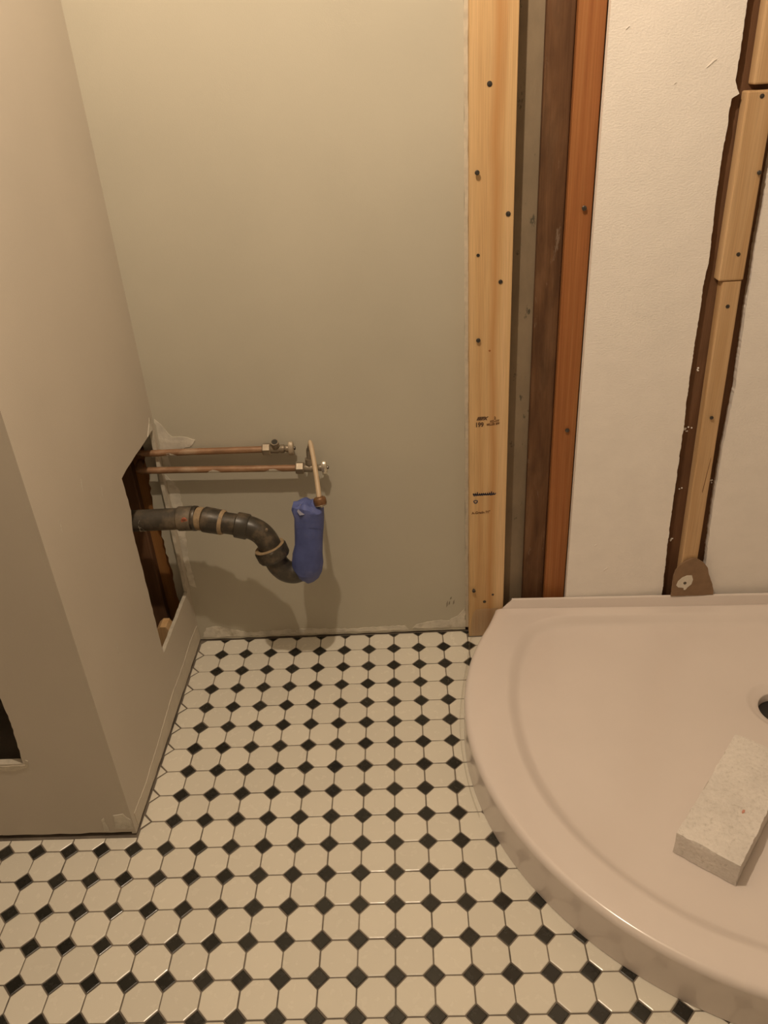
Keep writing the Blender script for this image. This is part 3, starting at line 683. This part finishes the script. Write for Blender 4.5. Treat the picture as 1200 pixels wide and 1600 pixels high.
def splash(parent, x0, x1, y, Z, seed, R1=0.0080, up_=80):
    bm = BM(); r = random.Random(seed); n_ = 9
    row0, row1 = [], []
    for i in range(n_ + 1):
        x = x0 + (x1 - x0) * i / n_; e_ = math.sin(math.pi * i / n_); a0 = math.radians(-60 - 25 * e_ + r.uniform(-8, 8)); a1 = math.radians(-60 + up_ * e_ + r.uniform(-8, 8))
        strip_ = [bm.verts.new((x, y + R1 * math.cos(math.pi + (a0 + (a1 - a0) * k / 3) * -1), Z(x) + R1 * math.sin((a0 + (a1 - a0) * k / 3)))) for k in range(4)]
        row0.append(strip_)
    for a, b in zip(row0, row0[1:]):
        for k in range(3): bm.faces.new((a[k], a[k + 1], b[k + 1], b[k]))
    return smooth_by_angle(link('plaster_splash', bm, m_putty, parent, label='white plaster splash'), 60)
splash(up_, -0.056, -0.020, 0.043, Zu, 1); splash(lo_, 0.040, 0.078, 0.031, Zl, 2); splash(lo_, 0.170, 0.215, 0.031, Zl, 3)
# kinked supply tube hanging from the lower valve
st = thing('supply_tube', tuple(vb + vd * 0.024), 'beige kinked supply tube hanging from the lower stop valve behind the blue tape', 'tube')
bm = BM(); o0 = vb + vd * 0.022
tube(bm, spline([o0, o0 + Vector((0.001, 0, 0.022)), (0.2805, 0.0275, 0.556), (0.2835, 0.024, 0.5730)], 5), [0.0052] * 12 + [0.0045, 0.0040, 0.0034, 0.0026], 14); smooth_by_angle(link('riser', bm, simple('shaded_supply_tube', (0.20, 0.17, 0.13), 0.45, metal=0.3), st), 50)  # rising leg of the kinked tube, its shade painted in as a darker colour
bm = BM(); tube(bm, spline([(0.2830, 0.024, 0.5745), (0.2865, 0.012, 0.5650), (0.2920, -0.012, 0.545), (0.2985, -0.045, 0.515), (0.3025, -0.070, 0.4920), (0.3035, -0.078, 0.4830)], 5), [0.0028, 0.0038, 0.0046, 0.0051] + [0.0055] * 22, 16); smooth_by_angle(link('hose', bm, m_tube, st), 60)
bm = BM(); n0 = Vector((0.3030, -0.0770, 0.4880)); n1 = Vector((0.3065, -0.0835, 0.4705)); dd = (n1 - n0)
turned(bm, n0, n1, [(0, 0.0085), (0.12, 0.0125), (0.30, 0.0140), (0.78, 0.0140), (0.9, 0.0130), (1, 0.0125)], 20); nut = smooth_by_angle(link('coupling_nut', bm, m_brass, st), 40)
bm = BM(); turned(bm, n1 - dd * 0.05, n1 + dd * 0.06, [(0, 0.0128), (0.5, 0.0132), (1, 0.0128)], 20); smooth_by_angle(link('lip', bm, m_chrome, nut), 40)
bm = BM(); turned(bm, n1 + dd * 0.04, n1 + dd * 0.10, [(0, 0.0098), (1, 0.0098)], 18); link('bore', bm, m_dark, nut)
bm = BM(); turned(bm, n1 + dd * 0.06, n1 + dd * 0.28, [(0, 0.0065), (0.5, 0.0052), (1, 0.0030)], 14); smooth_by_angle(link('ferrule', bm, m_handle, nut), 50)

# ------------------------------------------------------------------ drain pipe and trap
dp = thing('drain_pipe', (-0.02, -0.050, 0.433), 'black drain pipe with trap bend sticking out of the square wall hole', 'drain pipe')
s0 = Vector((-0.42, -0.030, 0.4200)); s1 = Vector((-0.0150, -0.0500, 0.4332))
bm = BM(); tube(bm, [s0, s0.lerp(s1, 0.5), s1], 0.0244, 32); smooth_by_angle(link('straight_pipe', bm, m_abs_dusty, dp), 60)
c0 = Vector((-0.0180, -0.0500, 0.4330)); c1 = Vector((0.0160, -0.0518, 0.4338))
bm = BM(); turned(bm, c0, c1, [(0, 0.0258), (0.06, 0.0276), (0.92, 0.0278), (1.0, 0.0264)], 36); cp = smooth_by_angle(link('coupling', bm, m_abs_dusty, dp), 40)
c2 = Vector((0.0255, -0.0530, 0.4336))
bm = BM(); turned(bm, c1, c2, [(0, 0.0277), (0.12, 0.0284), (0.88, 0.0282), (1, 0.0272)], 36); smooth_by_angle(link('black_collar', bm, m_abs, dp), 40)
c3_ = Vector((0.0400, -0.0558, 0.4325))
bm = BM(); turned(bm, c2, c3_, [(0, 0.0258), (0.5, 0.0264), (1, 0.0258)], 36); smooth_by_angle(link('cement_ring', bm, m_bead, dp, label='tan glued ring'), 40)
g0 = c3_; g1 = Vector((0.0810, -0.0630, 0.4266))
bm = BM(); turned(bm, g0, g1, [(0, 0.0266), (0.06, 0.0288), (0.55, 0.0285), (0.6, 0.0279), (0.9, 0.0280), (1, 0.0274)], 36); fit = smooth_by_angle(link('joint_fitting', bm, m_abs, dp), 40)
dg_ = (g1 - g0).normalized()
bm = BM(); turned(bm, g1 - dg_ * 0.002, g1 + dg_ * 0.006, [(0, 0.0283), (0.5, 0.0280), (1, 0.0258)], 36); smooth_by_angle(link('cement_ring', bm, m_bead, dp, label='tan glued ring'), 40)
g2 = Vector((0.1140, -0.0675, 0.4218))
bm = BM(); tube(bm, [g1, g1.lerp(g2, 0.5), g2], 0.0240, 32); smooth_by_angle(link('neck_pipe', bm, m_abs, dp), 60)
g3 = Vector((0.1400, -0.0698, 0.4156))
bm = BM(); turned(bm, g2 - (g3 - g2) * 0.05, g3, [(0, 0.0268), (0.06, 0.0288), (0.92, 0.0288), (1, 0.0271)], 36); smooth_by_angle(link('elbow_socket', bm, m_abs, dp), 40)
path = spline([g3 - (g3 - g2) * 0.15, (0.1500, -0.0708, 0.4115), (0.1650, -0.0725, 0.4010), (0.1765, -0.0745, 0.3850), (0.1835, -0.0765, 0.3660), (0.1860, -0.0775, 0.3500)], 8)
bm = BM(); tube(bm, path, 0.0254, 32); eb = smooth_by_angle(link('elbow', bm, m_abs, dp), 60)
for (px_, pz_, py_) in ((0.1820, 0.4160, -0.0885), (0.1530, 0.3965, -0.0935)):
    bm = BM(); turned(bm, (px_, py_ + 0.005, pz_), (px_, py_ - 0.0015, pz_), [(0, 0.0034), (0.8, 0.0034), (1, 0.0026)], 12); link('mould_mark', bm, m_abs_dusty, eb)
n0_ = Vector((0.1810, -0.0760, 0.3660)); n1_ = Vector((0.1905, -0.0790, 0.3370)); dn = (n1_ - n0_).normalized()
bm = BM(); u_ = dn.orthogonal().normalized(); v_ = dn.cross(u_); rg = []
for t_, r_, rib in ((0, 0.0300, 0), (0.02, 0.0348, 0), (0.14, 0.0358, 1), (0.82, 0.0352, 1), (0.95, 0.0340, 0), (1, 0.0290, 0)):
    rg.append([bm.verts.new(n0_.lerp(n1_, t_) + (u_ * math.cos(2 * math.pi * k / 64) + v_ * math.sin(2 * math.pi * k / 64)) * (r_ + (0.0013 if rib and (k // 4) % 2 else 0))) for k in range(64)])
for a, b in zip(rg, rg[1:]):
    for k in range(64): bm.faces.new((a[k], a[(k + 1) % 64], b[(k + 1) % 64], b[k]))
bm.faces.new(rg[0]); bm.faces.new(rg[-1]); sn = smooth_by_angle(link('slip_nut', bm, m_abs, dp), 30)
bm = BM()
ro2 = [[bm.verts.new(n0_ - dn * h_ + (u_ * math.cos(2 * math.pi * k / 40) + v_ * math.sin(2 * math.pi * k / 40)) * r_) for k in range(40)] for r_, h_ in ((0.0262, 0.0002), (0.0262, 0.0020), (0.0342, 0.0020), (0.0350, 0.0002))]
for a, b in zip(ro2, ro2[1:]):
    for k in range(40): bm.faces.new((a[k], a[(k + 1) % 40], b[(k + 1) % 40], b[k]))
link('washer_edge', bm, m_bead, sn, label='tan washer rim')
path = spline([(0.1880, -0.0780, 0.3440), (0.1945, -0.0785, 0.3210), (0.2080, -0.0780, 0.3030), (0.2260, -0.0765, 0.2950), (0.2420, -0.0755, 0.2985)], 8)
bm = BM(); tube(bm, path, [0.0252] * len(path), 32); smooth_by_angle(link('trap_bend', bm, m_abs, dp), 60)
bm = BM(); plate(bm, jag([(0.212, 0.2706), (0.228, 0.2688), (0.244, 0.2712), (0.238, 0.2735), (0.222, 0.2728)], 0.005, 0.0008, 71), [], lambda u, v, w_: (u, -0.0815 + w_, v), 0.004, 0, 0)
link('plaster_drip', bm, m_putty, dp, label='white plaster drip')
sc_ = Vector((0.0030, -0.0778, 0.4425)); 
bm = BM(); turned(bm, sc_ + Vector((0, 0.004, 0)), sc_, [(0, 0.0072), (0.9, 0.0072), (1, 0.0068)], 20); stk = link('sticker', bm, m_sticker, cp, label='round red sticker')
bm = BM()
for x0, x1, z0, z1 in ((-0.0042, 0.0042, 0.0022, 0.0034), (-0.0022, -0.0010, -0.004, 0.003), (0.0012, 0.0024, -0.004, 0.003)): box(bm, sc_.x + x0, sc_.x + x1, sc_.y - 0.0003, sc_.y + 0.0002, sc_.z + z0, sc_.z + z1)
link('sticker_mark', bm, m_ink, cp)

PZ = lambda x: 0.4332 + (x + 0.015) * 0.0326
for x0, x1, sd, u_p in ((-0.106, -0.092, 6, 85), (-0.097, -0.078, 8, 110)): splash(dp, x0, x1, -0.0455, PZ, sd, 0.0249, u_p)
# blue tape bundled over the open end of the trap
tp = thing('masking_tape', (0.262, -0.075, 0.285), 'blue masking tape wrapped over the open end of the drain trap', 'tape')
ax = [(0.2500, 0.2760, 0.010), (0.2520, 0.2800, 0.020), (0.2555, 0.2900, 0.0290), (0.2590, 0.3060, 0.0335), (0.2620, 0.3250, 0.0345), (0.2650, 0.3450, 0.0335), (0.2690, 0.3700, 0.0315), (0.2725, 0.3950, 0.0310), (0.2755, 0.4200, 0.0318), (0.2780, 0.4420, 0.0322), (0.2790, 0.4580, 0.0318), (0.2785, 0.4680, 0.0290), (0.2780, 0.4745, 0.0200), (0.2785, 0.4765, 0.0090)]
bm = BM(); rings = []; NS = 40
for j, (x, z, r_) in enumerate(ax):
    ring = []
    for k in range(NS):
        a = 2 * math.pi * k / NS
        # faceted wrap: folded tape gives flats and soft creases
        fac = 1 + 0.035 * math.cos(3 * a + 0.9 + j * 0.13) + 0.030 * math.cos(7 * a + j * 0.6) * (0.4 + 0.6 * (j > 8))
        p = Vector((x + r_ * math.cos(a) * fac, -0.075 + r_ * math.sin(a) * fac, z + (0.012 * math.cos(a) * -1 if j < 5 else 0) * (1 - j / 5)))
        p += noise.noise_vector(p * 45) * 0.0022
        if j >= 11: p.z += 0.0045 * math.sin(a * 3 + 1.0) + 0.003 * noise.noise(p * 80)
        if j in (10, 11) and math.cos(a - 3.3) > 0.86: p.x -= 0.006; p.z += 0.003
        ring.append(bm.verts.new(p))
    rings.append(ring)
for a, b in zip(rings, rings[1:]):
    for k in range(NS): bm.faces.new((a[k], a[(k + 1) % NS], b[(k + 1) % NS], b[k]))
bm.faces.new(rings[0]); bm.faces.new(rings[-1]); wrap = smooth_by_angle(link('wrap', bm, m_tape, tp), 28)
# overlapping tape layers: loose strip edges round the bundle
def wrap_strip(z0, z1, a0, a1, tilt, seed):
    bm = BM(); rows = []; n_ = 14; r = random.Random(seed)
    for i in range(n_ + 1):
        a = math.radians(a0 + (a1 - a0) * i / n_); row = []
        for t_ in (0, 0.5, 1):
            z = z0 + (z1 - z0) * t_ + tilt * math.sin(a) + (r.uniform(-1, 1) * 0.0008 if t_ != 0.5 else 0)
            j = max(i2 for i2 in range(len(ax)) if ax[i2][1] <= z); j2 = min(j + 1, len(ax) - 1); q = (z - ax[j][1]) / max(1e-6, ax[j2][1] - ax[j][1])
            x = ax[j][0] + (ax[j2][0] - ax[j][0]) * q; rad = ax[j][2] + (ax[j2][2] - ax[j][2]) * q
            fac = 1 + 0.035 * math.cos(3 * a + 0.9 + j * 0.13) + 0.012 * math.cos(7 * a + j * 0.6)
            p = Vector((x + rad * math.cos(a) * fac, -0.075 + rad * math.sin(a) * fac, z)); p += noise.noise_vector(p * 45) * 0.0022
            d = Vector((math.cos(a), math.sin(a), 0)); row.append(bm.verts.new(p + d * 0.0006))
        rows.append(row)
    for a, b in zip(rows, rows[1:]):
        for k in range(2): bm.faces.new((a[k], a[k + 1], b[k + 1], b[k]))
    return smooth_by_angle(link('tape_layer', bm, m_tape, tp), 50)
wrap_strip(0.330, 0.385, 215, 330, 0.030, 1); wrap_strip(0.405, 0.440, 205, 350, -0.022, 2)
bm = BM(); plate(bm, [(0.256, 0.466), (0.262, 0.4605), (0.272, 0.4615), (0.276, 0.470), (0.270, 0.4755), (0.261, 0.4745)], [], lambda u, v, w_: (u, -0.0985 + w_ + (v - 0.466) * 1.5, v), 0.0012, 0, 0)
link('dusty_flap', bm, m_tape_end, tp, label='greyish folded tape end')

# ------------------------------------------------------------------ the ceiling lamp that lights the room (above the frame)
cl = thing('ceiling_lamp', (LAMP.x, LAMP.y, H), 'bare bulb pendant lamp hanging from the ceiling above the frame', 'lamp')
bm = BM(); turned(bm, (LAMP.x, LAMP.y, H), (LAMP.x, LAMP.y, H - 0.03), [(0, 0.06), (0.6, 0.058), (1, 0.045)], 32); smooth_by_angle(link('canopy', bm, m_putty, cl), 40)
bm = BM(); turned(bm, (LAMP.x, LAMP.y, H - 0.03), (LAMP.x, LAMP.y, LAMP.z + 0.09), [(0, 0.003), (1, 0.003)], 8); link('cord', bm, m_drain, cl)
bm = BM(); turned(bm, (LAMP.x, LAMP.y, LAMP.z + 0.10), (LAMP.x, LAMP.y, LAMP.z + 0.045), [(0, 0.012), (0.2, 0.022), (1, 0.020)], 24); smooth_by_angle(link('socket', bm, m_putty, cl), 40)
